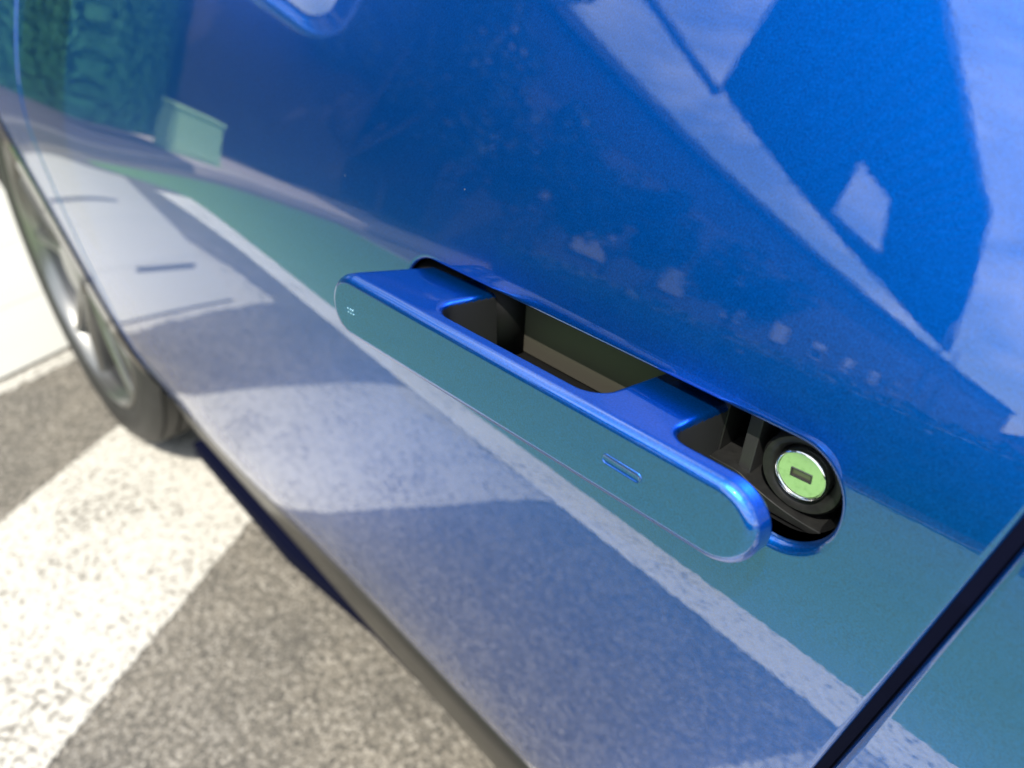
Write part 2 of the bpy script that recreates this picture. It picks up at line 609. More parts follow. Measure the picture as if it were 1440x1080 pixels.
HZ = 0.7972; HH = 0.0150; HX0, HX1 = 0.0725, 0.2860
def h_out(x): return 0.0300 + 0.0100 * np.clip((x - 0.07) / 0.215, 0, 1)      # how far the grip stands out
def h_zc(x): return HZ - 0.026 * (0.285 - x)
def handle_front(x, z):
    return h_out(x) + (np.interp(z - 0.010, zt, yt) - np.interp(h_zc(x) - 0.010, zt, yt)) * 0.75
HSL = 0.16
def handle_sdf(x, y, z):
    ho = h_out(x)
    front = y - handle_front(x, z)
    z = z + HSL * (ho - y) - h_zc(x) + HZ
    yr = y - ho
    bar = rect2(x, yr, HX0 - 0.01, HX1 + 0.01, -0.0112, 0.05)
    lpost = rect2(x, yr, 0.2300, HX1 + 0.01, -0.075, 0.02)
    mpost = rect2(x, yr, 0.1130, 0.1420, -0.075, 0.02)
    plan_ = s_min(bar, lpost, 0.0130)
    plan_ = s_min(plan_, mpost, 0.0090)
    dx = np.maximum(np.maximum(HX0 + HH - x, x - (HX1 - HH)), 0)
    st = np.sqrt(dx ** 2 + (z - HZ) ** 2) - HH
    st = st + np.clip((0.03 - y), 0, 0.06) * np.clip((x - 0.22) / 0.06, 0, 1) * 0.08
    a = r_and(plan_, st, 0.0024)
    return r_and(a, front, 0.0042)

# ------------------------------------------------------------------ ground and markings
def sheet(name, pts, z, m, kind='structure', thick=0.0):
    if thick:
        bm = bmesh.new(); add_prism(bm, pts, z, z + thick)
        o = bmobj(name, bm, m)
    else:
        o = pydata(name, [(p[0], p[1], z) for p in pts], [tuple(range(len(pts)))], m)
    o['kind'] = kind
    return o

def ragged(pts, amp, step, seed):
    """outline broken up as paint on rough asphalt"""
    rr = random.Random(seed)
    out = []
    n = len(pts)
    for i in range(n):
        a, b = Vector(pts[i]), Vector(pts[(i + 1) % n])
        k = max(1, int((b - a).length / step))
        for j in range(k):
            p = a.lerp(b, j / k)
            out.append((p.x + rr.uniform(-amp, amp), p.y + rr.uniform(-amp, amp)))
    return out

#GROUND
sheet('ground', [(-400, -400), (400, -400), (400, 400), (-400, 400)], 0.0, M['asphalt'])
GREEN_FAR = 3.0
def y_in(x): return 0.385 + 0.10 * x
def y_out(x): return 0.487 + 0.120 * x
XE = 3.25
sheet('green_bay', [(-6.0, y_out(-6) - 0.03), (3.35, y_out(3.35) - 0.03), (3.72, 0.60), (3.84, 0.62), (4.02, 0.95), (4.45, 1.62), (4.80, 2.3), (4.95, GREEN_FAR), (-6.0, GREEN_FAR)], 0.0014, M['green'])
sheet('painted_line', ragged([(-6.0, y_in(-6)), (XE, y_in(XE)), (XE, y_out(XE)), (-6.0, y_out(-6))], 0.0035, 0.005, 3), 0.0005, M['white2'], thick=0.0024)
sheet('painted_line', ragged([(-6.0, GREEN_FAR), (4.68, GREEN_FAR), (4.68, GREEN_FAR + 0.06), (-6.0, GREEN_FAR + 0.06)], 0.003, 0.02, 4), 0.0005, M['white'], thick=0.0024)
def hatch(xa, xb, seed, sla=-0.51, slb=-0.51):
    """diagonal bar; xa and xb where its edges meet the long line"""
    y0 = -1.9
    ya, yb = y_in(xa) - 0.003, y_in(xb) - 0.003
    sheet('painted_bar', ragged([(xa + sla * (y0 - ya), y0), (xb + slb * (y0 - yb), y0), (xb, yb), (xa, ya)], 0.0035, 0.005, seed), 0.0005, M['white'], thick=0.0024)
hatch(0.700, 1.175, 11, -0.62, -0.62)
sheet('painted_bar', ragged([(1.735, y_in(1.735) - 0.13), (1.80, 0.22), (1.885, -0.08), (2.2, -1.9), (3.2, -1.9), (2.6, 0.42)], 0.008, 0.02, 14), 0.0005, M['white'], thick=0.0024)
hatch(-0.34, 0.13, 12)
hatch(-1.38, -0.87, 13)
hatch(-2.4, -1.9, 15)

# front kerb of the bays and the footway behind it
KP = [(3.55, -14.0), (3.66, -1.0), (3.83, 0.25), (4.18, 0.85), (4.72, 1.50), (5.12, 2.15), (5.35, 3.0), (5.40, 16.0)]
def ribbon_pts(a, b, kp):
    """closed outline between the kerb line shifted by a and by b in x"""
    return [(x + a, y) for x, y in kp] + [(x + b, y) for x, y in kp[::-1]]
M['paving'] = speckle(mat('grey_paving'), (0.05, 0.044, 0.055), (0.07, 0.062, 0.07), 15)
M['kerbgrey'] = speckle(mat('grey_kerb'), (0.10, 0.095, 0.10), (0.15, 0.14, 0.14), 15)
for kp, mk_, mp_, nm in ((KP[:5], 'kerbgrey', 'paving', 'grey_pavement'), (KP[4:], 'kerb', 'kerb', 'pavement')):
    bm = bmesh.new(); add_prism(bm, ribbon_pts(0, 0.15, kp), -0.02, 0.12)
    o = bmobj('kerb', bm, M[mk_], bev=0.01); o['kind'] = 'structure'
    bm = bmesh.new(); add_prism(bm, ribbon_pts(0.153, 1.5 if kp[0][1] > 0 else 2.3, kp), -0.02, 0.115)
    o = bmobj(nm, bm, M[mp_]); o['kind'] = 'structure'

# smooth white painted panels on the ground ahead of the wheel
pl = empty('white_ground_panel', (2.6, 0.0, 0.0))
tag(pl, 'smooth white painted panels lying on the asphalt beyond the front wheel, with two dark slots', 'panel')
def side_y(x): return 0.30 + 0.19 * (x - 1.80)
for k, (xa, xb) in enumerate(((1.90, 2.255), (2.258, 2.70), (2.703, 3.68))):
    sl = -0.30
    prism('panel', [(xa + 0.60 - 2.6, -1.7), (xb + 0.60 - 2.6, -1.7), (xb - 2.6 + sl * side_y(xb), side_y(xb)), (xa - 2.6 + sl * side_y(xa), side_y(xa))], 0.0095, 0.0125, 'z', M['plate'], pl, bev=0.001)
for (xa, ya), (xb, yb) in (((2.17, 0.18), (2.07, 0.335)), ((3.08, -0.12), (2.83, 0.38))):
    d = Vector((xb - xa, yb - ya)).normalized(); n_ = Vector((-d.y, d.x)) * 0.017
    prism('slot', [(xa - 2.6 + n_.x, ya + n_.y), (xa - 2.6 - n_.x, ya - n_.y), (xb - 2.6 - n_.x, yb - n_.y), (xb - 2.6 + n_.x, yb + n_.y)], 0.0125, 0.0145, 'z', M['slot'], pl)

# clipped hedge along the far side of the green bay
def leaf_cloud(name, pts, size, m, parent=None, seed=1):
    r = np.random.default_rng(seed)
    n = len(pts)
    d = r.normal(size=(n, 3)); d /= np.linalg.norm(d, axis=1)[:, None]
    e = np.cross(d, r.normal(size=(n, 3))); e /= np.linalg.norm(e, axis=1)[:, None]
    f = np.cross(d, e)
    sz = size * r.uniform(0.6, 1.3, (n, 1))
    V = np.concatenate([pts - e * sz, pts + f * sz * 0.55, pts + e * sz, pts - f * sz * 0.55], 1).reshape(-1, 3)
    F = np.arange(4 * n).reshape(-1, 4)
    return pydata(name, V, F, m, parent)
hg = empty('clipped_hedge', (-1.0, 3.75, 0))
tag(hg, 'low clipped dark green hedge beyond the green painted bay', 'hedge')
r_ = np.random.default_rng(5)
p = np.stack([r_.uniform(-5, 4.6, 26000), r_.uniform(-0.42, 0.42, 26000), r_.uniform(0.02, 0.86, 26000)], 1)
leaf_cloud('foliage', p, 0.03, M['leaf2'], hg, 5)
box('inner_twigs', (-4.95, 4.55, -0.34, 0.34, 0.0, 0.78), M['leaf2'], hg)

def tree(x, y, h, rad, seed, label, nleaf=9000, m='leaf', trunk_h=None):
    t = empty('tree', (x, y, 0)); tag(t, label, 'tree', 'trees in front of the buildings')
    r = np.random.default_rng(seed)
    th = trunk_h or h * 0.45
    bm = bmesh.new(); add_cyl(bm, (0, 0, 0), (0.05, 0.03, th), 0.13, 0.08, 10)
    for k in range(6):
        a = k * 1.05 + r.uniform(0, 0.5)
        add_cyl(bm, (0.05, 0.03, th * 0.85), (rad * 0.6 * math.cos(a), rad * 0.6 * math.sin(a), th + rad * r.uniform(0.3, 1.0)), 0.06, 0.02, 6)
    bmobj('trunk', bm, M['bark'], t)
    cl = []
    zc = h - rad
    for k in range(26):
        v = r.normal(size=3); v /= np.linalg.norm(v)
        c = v * rad * r.uniform(0.35, 0.85) * np.array([1, 1, (h - th * 0.8) / 2 / rad])
        rr = rad * r.uniform(0.2, 0.42)
        q = r.normal(size=(nleaf // 26, 3)); q /= np.linalg.norm(q, axis=1)[:, None]
        cl.append(c + q * rr * r.uniform(0.6, 1, (len(q), 1)) + np.array([0, 0, (h + th * 0.8) / 2]))
    leaf_cloud('crown', np.concatenate(cl), 0.075, M[m], t, seed)
def bush(x, y, rx, ry, h, seed, label, m, n, size):
    t = empty('bush', (x, y, 0)); tag(t, label, 'bush')
    r = np.random.default_rng(seed)
    q = r.normal(size=(n, 3)); q /= np.linalg.norm(q, axis=1)[:, None]
    q[:, 2] = np.abs(q[:, 2]) * 1.0 - 0.12
    lump = 1 + 0.02 * np.sin(5 * q[:, 0] + 3 * q[:, 2]) + 0.015 * np.sin(9 * q[:, 1] + 4 * q[:, 2])
    p = q * (lump * r.uniform(0.94, 0.985, n))[:, None] * np.array([rx, ry, h])
    p[:, 2] = np.maximum(p[:, 2], 0.02)
    leaf_cloud('foliage', p, size, M[m], t, seed)
    bm = bmesh.new(); bmesh.ops.create_icosphere(bm, subdivisions=4, radius=0.90)
    for v in bm.verts:
        v.co = Vector((v.co.x * rx, v.co.y * ry, max(v.co.z, -0.02) * h))
    bmobj('inner_branches', bm, M[m], t, smooth=True)
bush(7.0, -0.7, 1.3, 2.85, 4.6, 21, 'big dense bright green bush at the end of the pavement', 'leaf', 140000, 0.032)
tree(9.3, 5.6, 8.0, 2.1, 22, 'tall dark leafy tree between the rendered building and the dark building', 34000, 'leaf2', trunk_h=1.2)
tree(10.6, 7.4, 7.2, 1.9, 31, 'tall dark tree beside the end of the dark building', 30000, 'leaf2', trunk_h=1.2)
tree(8.9, 9.0, 4.6, 1.5, 32, 'loose young tree in front of the pale upper panes', 5200, 'leaf2', trunk_h=1.6)
tree(8.6, 11.5, 4.2, 1.5, 23, 'second dark tree further along the dark building', 8000, 'leaf2')
tree(8.4, 16.5, 4.4, 1.6, 24, 'third dark tree far along the dark building', 8000, 'leaf2')

# buildings along the street ahead
def building(name, label, x0, x1, y0, y1, h, wallm, win, roofover=0.3):
    b = empty(name, ((x0 + x1) / 2, (y0 + y1) / 2, 0)); tag(b, label, 'building')
    cx, cy = b.location.x, b.location.y
    box('wall', (x0 - cx, x1 - cx, y0 - cy, y1 - cy, 0, h), wallm, b)
    box('roof', (x0 - cx - roofover, x1 - cx + roofover, y0 - cy - 0.02, y1 - cy + 0.02, h, h + 0.22), M['roofdark'], b)
    for (ya, yb, za, zb, pale) in win:
        f = box('window', (x0 - cx - 0.05, x0 - cx - 0.003, ya - cy, yb - cy, za, zb), M['frame'], b)
        box('pane', (x0 - cx - 0.056, x0 - cx - 0.052, ya - cy + 0.07, yb - cy - 0.07, za + 0.07, zb - 0.07), M['plate'] if pale else M['window'], f)
    return b
building('rendered_building', 'dull pink rendered building with small dark windows beyond the pavement', 9.2, 15, -9.0, 5.6, 7.5, M['wall'],
         [(-1.2, 0.0, 1.2, 2.6, 0),])
wins = [(8.7, 9.5, 2.7, 3.4, 1), (9.9, 10.9, 2.5, 3.3, 1), (11.8, 12.9, 2.4, 3.2, 1)]  # last value: pane made pale to imitate sunlit wall between the trees
for k in range(9):
    wins.append((12.2 + 3.6 * k, 13.4 + 3.6 * k, 1.5, 2.5, k % 3 == 0))
building('dark_building', 'long low dark building with a straight eave and some panes made pale like sunlit wall patches', 10.2, 18, 8.2, 70.0, 5.9, M['wall2'], wins)
bw = box('low_wall', (9.2, 9.45, 12.0, 40, 0, 0.3), M['kerb'])
tag(bw, 'low pale concrete wall in front of the dark building', 'wall')

# pale green cabinet at the kerb
cb = empty('utility_cabinet', (5.42, 1.72, 0.115)); tag(cb, 'pale green metal cabinet standing on the pavement edge', 'cabinet')
box('housing', (-0.18, 0.18, -0.24, 0.24, 0, 0.56), M['palegreen'], cb, bev=0.01)
box('lid', (-0.20, 0.20, -0.26, 0.26, 0.562, 0.60), M['palegreen'], cb, bev=0.008)
box('door_leaf', (-0.192, -0.181, -0.20, 0.20, 0.06, 0.52), M['palegreen'], cb, bev=0.003)

# high canopy roof
CZ = 6.15
cp = empty('canopy', (5.9, 12.0, 0)); tag(cp, 'high dark ribbed canopy roof on steel posts above the bays', 'canopy')
outer = [(7.9, 10.9), (5.5, 7.6), (3.65, 7.3), (3.75, 9.9), (3.95, 14.5), (5.2, 21.0), (8.0, 34.0), (9.3, 40.0)]
outer = [(a - 5.9, b - 12.0) for a, b in outer]
hole = [(5.9, 13.0), (5.8, 14.8), (7.55, 20.8), (7.9, 17.6)]
hole = [(a - 5.9, b - 12.0) for a, b in hole]
v2, e2, f2, _, _, _ = delaunay_2d_cdt([Vector(q) for q in outer + hole], [(i, (i + 1) % 8) for i in range(8)] + [(8 + i, 8 + (i + 1) % 4) for i in range(4)], [], 0, 1e-6)
def inpoly(x, y, P_):
    c = False
    for i in range(len(P_)):
        (xa, ya), (xb, yb) = P_[i], P_[i - 1]
        if (ya > y) != (yb > y) and x < (xb - xa) * (y - ya) / (yb - ya) + xa: c = not c
    return c
bm = bmesh.new()
bv = [bm.verts.new((v.x, v.y, CZ)) for v in v2]
for f in f2:
    cx = sum(v2[i].x for i in f) / 3; cy = sum(v2[i].y for i in f) / 3
    if inpoly(cx, cy, outer) and not inpoly(cx, cy, hole):
        bm.faces.new([bv[i] for i in f])
ex = bmesh.ops.extrude_face_region(bm, geom=bm.faces[:])
for g in ex['geom']:
    if isinstance(g, bmesh.types.BMVert): g.co.z += 0.18
bmobj('roof_slab', bm, M['roofdark'], cp)
bm = bmesh.new()
d = Vector((outer[0][0] - outer[1][0], outer[0][1] - outer[1][1])).normalized()
nrm = Vector((-d.y, d.x))
for k in range(1, 40):
    # ribs parallel to the slanted near edge, clipped to the roof outline
    o0 = Vector(outer[1]) + nrm * (0.35 * k)
    ts = [t * 0.15 for t in range(-10, 160)]
    inside = [t for t in ts if inpoly(o0.x + d.x * t, o0.y + d.y * t, outer) and not inpoly(o0.x + d.x * t, o0.y + d.y * t, hole)]
    run = []
    for t in inside + [None]:
        if run and (t is None or t - run[-1] > 0.2):
            if len(run) > 2:
                a = o0 + d * run[0]; b = o0 + d * run[-1]
                add_cyl(bm, (a.x, a.y, CZ - 0.04), (b.x, b.y, CZ - 0.04), 0.05, n=6)
            run = []
        if t is not None: run.append(t)
o = bmobj('ribs', bm, M['roofdark'], cp); o['kind'] = 'stuff'
cyl('edge_beam', (7.9 - 5.9, 10.9 - 12, CZ - 0.12), (7.45 - 5.9, 3.5 - 12, CZ - 0.12), 0.09, M['steel'], cp)
for (a, b) in ((8.3, 37.0), (6.6, 27.0)):
    cyl('post', (a - 5.9, b - 12, 0), (a - 5.9, b - 12, CZ), 0.07, M['steel'], cp)

# far skyline
r_ = random.Random(3)
for k in range(9):
    xx = -12 + 7.5 * k
    hh = r_.uniform(4.5, 7.5)
    yy = 85 + r_.uniform(-6, 6)
    b = empty('distant_house', (xx, yy, 0))
    colr = ['white', 'grey', 'cream', 'brown', 'pale pink', 'yellowish', 'dark grey', 'red', 'beige'][k]
    cm = [(0.7, 0.7, 0.68), (0.3, 0.3, 0.3), (0.6, 0.55, 0.42), (0.2, 0.13, 0.09), (0.55, 0.42, 0.4), (0.6, 0.5, 0.25), (0.12, 0.12, 0.13), (0.35, 0.1, 0.08), (0.45, 0.4, 0.33)][k]
    tag(b, 'distant %s house with a pitched roof on the skyline' % colr, 'house')
    wm = mat('render_' + colr.replace(' ', '_'), cm, 0.8)
    box('wall', (-2.8, 2.8, -2.5, 2.5, 0, hh * 0.62), wm, b)
    prism('roof', [(-3.1, hh * 0.62), (3.1, hh * 0.62), (0, hh)], -2.7, 2.7, 'y', M['wall2'], b)
    for q in (-1.6, 0.9):
        box('window', (q, q + 0.9, -2.55, -2.503, 1.0, 2.2), M['window'], b)


# ------------------------------------------------------------------ the car
car = empty('car', (0, 0, 0))
tag(car, 'glossy metallic blue car with its flush door handle popped out', 'car')
build_front_door(car)

def skin_panel(name, x0f, x1f, z0, z1, m, nx, nz, cut=None, edge=True, xs=None):
    """a strip of the car's side, bounded by functions of z, with edges rolled into the gaps"""
    V, NR, F = [], [], []
    offs = [0.0, 0.0003, 0.0009, 0.0018, 0.003]
    def f(x, z, x0, x1):
        d = np.minimum(np.minimum(x - x0, x1 - x), np.minimum(z - z0, z1 - z))
        return skin(x, z) + roll(np.maximum(d, 0), 0.003)
    tz = sorted(set([z0 + o for o in offs] + [z1 - o for o in offs] + list(np.linspace(z0 + 0.006, z1 - 0.006, nz))))
    for z in tz:
        x0, x1 = float(x0f(z)), float(x1f(z))
        tx = [x0 + o for o in offs] + list(np.linspace(x0 + 0.006, x1 - 0.006, nx)) + [x1 - o for o in offs[::-1]]
        for x in tx:
            e = 5e-5
            y = float(f(x, z, x0, x1))
            gx = float(f(x + e, z, x0, x1) - f(x - e, z, x0, x1)) / (2 * e)
            gz = float(f(x, z + e, x0, x1) - f(x, z - e, x0, x1)) / (2 * e)
            V.append((x, y, z)); n = Vector((-gx, 1, -gz)).normalized(); NR.append(tuple(n))
    W = nx + 2 * len(offs)
    for j in range(len(tz) - 1):
        for i in range(W - 1):
            a = j * W + i
            c = ((V[a][0] + V[a + 1][0]) / 2, (V[a][2] + V[a + W][2]) / 2)
            if cut and cut(*c): continue
            F.append((a, a + W, a + W + 1, a + 1))
    # returns at both vertical edges
    for side in (0, W - 1):
        b = len(V)
        for j in range(len(tz)):
            x, y, z = V[j * W + side]
            for d in (0.0, -0.0012):
                V.append((x, y + d, z)); NR.append((-1 if side == 0 else 1, 0, 0))
        for j in range(len(tz) - 1):
            q = b + 2 * j
            if cut and cut(V[q][0], V[q][2]): continue
            F.append((q, q + 2, q + 3, q + 1))
    return pydata(name, V, F, m, car, normals=NR)

WX, WZ, WY, WR = 1.535, 0.36, -0.08, 0.36
RWX = -1.42
ARCH = 0.405
skin_panel('rear_door', lambda z: -0.92, lambda z: float(seam_x(z)) - 0.0042, 0.335, 0.985, M['paint'], 60, 90,
           cut=lambda x, z: math.hypot(x - RWX, z - WZ) < ARCH)
skin_panel('front_fender', lambda z: DOOR_FRONT + 0.006, lambda z: 2.28, 0.20, 0.93, M['paint'], 110, 90,
           cut=lambda x, z: math.hypot(x - WX, z - WZ) < ARCH)
skin_panel('rear_quarter_panel', lambda z: -2.25, lambda z: -0.9242, 0.20, 0.985, M['paint'], 110, 90,
           cut=lambda x, z: math.hypot(x - RWX, z - WZ) < ARCH)

# dark rubber behind the door gaps
def seal(xf, w):
    bm = bmesh.new()
    vs = []
    for z in [0.30 + 0.03 * i for i in range(23)]:
        y = float(skin(xf(z), z)) - 0.0075
        vs.append([bm.verts.new((xf(z) - w, y, z)), bm.verts.new((xf(z) + w, y, z))])
    for a, b in zip(vs[:-1], vs[1:]):
        bm.faces.new((a[0], a[1], b[1], b[0]))
    bmobj('door_seal', bm, M['seam'], car)
seal(lambda z: float(seam_x(z)) - 0.002, 0.012)
seal(lambda z: DOOR_FRONT + 0.002, 0.012)
seal(lambda z: -0.922, 0.012)

# door handle ------------------------------------------------------
pv, fq, nn = sdf_mesh(handle_sdf, (0.0655, -0.032, 0.7660), (0.2890, 0.0435, 0.8155), 0.00065)
fn = nn[fq].mean(1); fc = pv[fq].mean(1)
fo = h_out(fc[:, 0])
fc[:, 2] += HSL * (fo - fc[:, 1]) - h_zc(fc[:, 0]) + HZ
fc[:, 1] += 0.04 - fo
inner = (fc[:, 1] < 0.0335) & (fc[:, 2] < 0.8100) & (fc[:, 0] < 0.262) & (np.abs(fn[:, 2]) < 0.75) & ((np.abs(fn[:, 0]) > 0.25) | (fn[:, 1] < -0.3))
inner |= (fc[:, 1] < 0.0335) & (fc[:, 2] < 0.790) & (fc[:, 1] < 0.02)
sx_ = np.maximum(np.maximum(HX0 + HH - fc[:, 0], fc[:, 0] - (HX1 - HH)), 0)
outer_wall = np.sqrt(sx_ ** 2 + (fc[:, 2] - HZ) ** 2) - HH > -0.0026
inner &= ~(outer_wall & (fc[:, 0] < 0.095))
def submesh(sel):
    q = fq[sel]
    u, inv = np.unique(q, return_inverse=True)
    return pv[u], inv.reshape(q.shape), nn[u]
a_, b_, c_ = submesh(~inner)
handle = pydata('door_handle', a_, b_, M['paint'], car, normals=c_)
a_, b_, c_ = submesh(inner)
pydata('grip_liner', a_, b_, M['satin'], handle, normals=c_)

def on_face(x, z):
    return float(handle_front(x, z))

# pressed oblong mark on the grip: a thin ring with a sunk centre
def oblong(x0, z0, x1, z1, r, n=10):
    ax = Vector((x1 - x0, z1 - z0)).normalized()
    pn = Vector((-ax.y, ax.x))
    pts = []
    base = math.atan2(ax.y, ax.x)
    for c, s in (((x1, z1), -1), ((x0, z0), 1)):
        for i in range(n + 1):
            a = base + (-math.pi / 2 if s < 0 else math.pi / 2) + math.pi * i / n
            pts.append((c[0] + r * math.cos(a), c[1] + r * math.sin(a)))
    return pts
def raised(name, prof, pts_fn, m, parent):
    """stack of offset outlines: prof = [(radius, height)]"""
    V, F = [], []
    k = None
    for r, hgt in prof:
        pts = pts_fn(r)
        k = len(pts)
        for (x, z) in pts:
            V.append((x, on_face(x, z) + hgt, z))
    for j in range(len(prof) - 1):
        for i in range(k):
            a = j * k + i; b = j * k + (i + 1) % k
            F.append((a, b, b + k, a + k))
    F.append(tuple(range((len(prof) - 1) * k, len(prof) * k)))
    o = pydata(name, V, F, m, parent, smooth=True)
    md = o.modifiers.new('split', 'EDGE_SPLIT'); md.split_angle = R(60)
    return o
mk = lambda r: oblong(0.1145, 0.7928, 0.1270, 0.7934, r)
raised('lock_mark', [(0.0021, -0.0002), (0.0020, 0.0002), (0.0017, 0.00026), (0.0014, 0.0001), (0.00135, 0.00003), (0.0002, 0.00005)], mk, M['paint'], handle)
for k in range(3):
    for r_ in range(2):
        cx, cz = 0.2725 - k * 0.0018 - r_ * 0.0004, 0.7965 - r_ * 0.0016
        raised('braille_dot', [(0.00042, -0.0001), (0.00034, 0.00012), (0.00016, 0.0002), (0.00004, 0.00021)],
               (lambda cx, cz: (lambda r: [(cx + r * math.cos(t * math.pi / 5), cz + r * math.sin(t * math.pi / 5)) for t in range(10)]))(cx, cz), M['markwhite'], handle)

# recess bowl behind the handle ------------------------------------
bm = bmesh.new()
loop = stadium(-0.0002, 20, 24)
rings = []
for off, y in ((0.0, -0.0085), (-0.0006, -0.012), (-0.0010, -0.030), (-0.0020, -0.052)):
    ring = []
    for (px, pz) in stadium(off - 0.0002, 20, 24):
        ring.append(bm.verts.new((px, float(skin(px, pz)) * 0.5 + y, pz)))
    rings.append(ring)
for a, b in zip(rings[:-1], rings[1:]):
    for i in range(len(a)):
        bm.faces.new((a[i], a[(i + 1) % len(a)], b[(i + 1) % len(a)], b[i]))
bm.faces.new(rings[-1])
recess = bmobj('handle_recess', bm, M['recess'], car)
me = recess.data
# smooth dark back plate seen through the finger opening
def plate(name, x0, x1, z0, z1, y0, y1, th, m, parent, bev=0.001):
    b = bmesh.new()
    add_box(b, x0, x1, 0, 1, z0, z1)
    for v in b.verts:
        yb = y0 + (y1 - y0) * (v.co.z - z0) / (z1 - z0)
        v.co.y = yb if v.co.y > 0.5 else yb - th
    return bmobj(name, b, m, parent, bev=bev)
plate('back_plate', 0.138, 0.236, 0.7725, 0.8082, -0.0200, -0.0225, 0.004, M['panel'], recess, 0.0006)
# rounded boss at the forward hinge
def boss_sdf(x, y, z):
    a = rect2(x, y, 0.246, 0.292, -0.05, -0.004)
    b = np.abs(z - 0.786) - 0.017
    return r_and(a, b, 0.010)
pv, fq, nn = sdf_mesh(boss_sdf, (0.240, -0.052, 0.765), (0.2835, 0.0, 0.806), 0.0014)
pydata('hinge_boss', pv, fq, M['recess'], recess, normals=nn)
# ledges and ribs around the lock
plate('rib', 0.0985, 0.1035, 0.776, 0.8085, -0.010, -0.014, 0.02, M['satin'], recess, 0.0005)
plate('rib', 0.1125, 0.1150, 0.776, 0.8085, -0.012, -0.016, 0.02, M['black'], recess, 0.0005)
cyl('pivot_post', (0.2330, -0.0195, 0.7725), (0.2330, -0.0195, 0.8060), 0.0100, M['recess'], recess, n=32)
bm = bmesh.new()
pts = []
for i in range(19):
    t = i / 18
    x = 0.064 + t * 0.05
    zz = 0.7755 + 0.0045 * (2 * (t - 0.15)) ** 2 if t < 0.75 else 0.7755 + 0.0045 * 1.44
    pts.append((x, zz))
poly = pts + [(0.114, 0.7728), (0.064, 0.7728)]
add_prism(bm, poly, -0.026, -0.0075, 'y')
bmobj('lower_ledge', bm, M['black'], recess, bev=0.0004)

# lock cylinder
LC = (0.0808, -0.0095, 0.7910)
lock_housing = lathe('lock_housing', [(0.0108, -0.030), (0.0150, -0.012), (0.0148, -0.0020), (0.0138, -0.0006), (0.0120, -0.0010), (0.0102, -0.0030), (0.0094, -0.0060)],
                     M['black'], car, 'y', LC)
lock = empty('lock_cylinder', LC)
lock.parent = car
lathe('polished_rim', [(0.0093, -0.0060), (0.0093, -0.0006), (0.0090, 0.0000), (0.0086, 0.0002), (0.00835, -0.0002), (0.0083, -0.0012)], M['chrome'], lock)
# cap with an oblong opening
V, F = [], []
n = 48
def cap_pt(r, a, sq):
    c, s = math.cos(a), math.sin(a)
    kx = min(0.0034 / max(abs(c), 1e-6), 0.0014 / max(abs(s), 1e-6))
    return (c * kx, s * kx)
KROT = R(-3)
rot = lambda p: (p[0] * math.cos(KROT) - p[1] * math.sin(KROT), p[0] * math.sin(KROT) + p[1] * math.cos(KROT))
angs = sorted([2 * math.pi * i / n for i in range(n)] + [math.atan2(sz * 0.0014, sx * 0.0034) % (2 * math.pi) for sx in (-1, 1) for sz in (-1, 1)])
n = len(angs)
TC = 0.0
CAP_TILT = math.tan(R(0))
def capy(x, z): return -0.0008 - CAP_TILT * z
for a in angs:
    p = rot(cap_pt(0, a, 1)); V.append((p[0], capy(*p), p[1]))
for a in angs:
    p = (0.0080 * math.cos(a + KROT), 0.0080 * math.sin(a + KROT)); V.append((p[0], capy(*p), p[1]))
for a in angs:
    p = (0.00835 * math.cos(a + KROT), 0.00835 * math.sin(a + KROT)); V.append((p[0], capy(*p) - 0.0006, p[1]))
for i in range(n):
    for k in (0, 1):
        F.append((k * n + i, k * n + (i + 1) % n, (k + 1) * n + (i + 1) % n, (k + 1) * n + i))
M['cap'] = mat('brushed_steel_cap', (0.85, 0.87, 0.84), 0.16, 1.0)
oc = objcoord(M['cap'])
ns = N(M['cap'], 'ShaderNodeTexNoise', Scale=500.0, Detail=4.0)
L(M['cap'], oc, ns.inputs['Vector'])
L(M['cap'], ramp(M['cap'], ns.outputs['Fac'], [(0.30, (0.70, 0.73, 0.66)), (0.50, (0.85, 0.87, 0.82))]), P(M['cap']).inputs['Base Color'])
pydata('lock_cap', V, F, M['cap'], lock)
bm = bmesh.new()
add_box(bm, -0.0033, 0.0033, -0.0016, -0.0012, -0.0013, 0.0013, Matrix.Rotation(-KROT, 4, 'Y'))
M['shutter'] = mat('worn_shutter', (0.22, 0.20, 0.17), 0.35, 0.9)
bmobj('keyhole_shutter', bm, M['shutter'], lock)
bm = bmesh.new()
for (a, b, c, d) in ((-0.0037, 0.0037, -0.0017, -0.0013), (-0.0037, 0.0037, 0.0013, 0.0016), (-0.0037, -0.0033, -0.0013, 0.0013), (0.0033, 0.0037, -0.0013, 0.0013)):
    add_box(bm, a, b, -0.0012, -0.0005, c, d, Matrix.Rotation(-KROT, 4, 'Y'))
bmobj('keyhole_frame', bm, M['darkmetal'], lock)

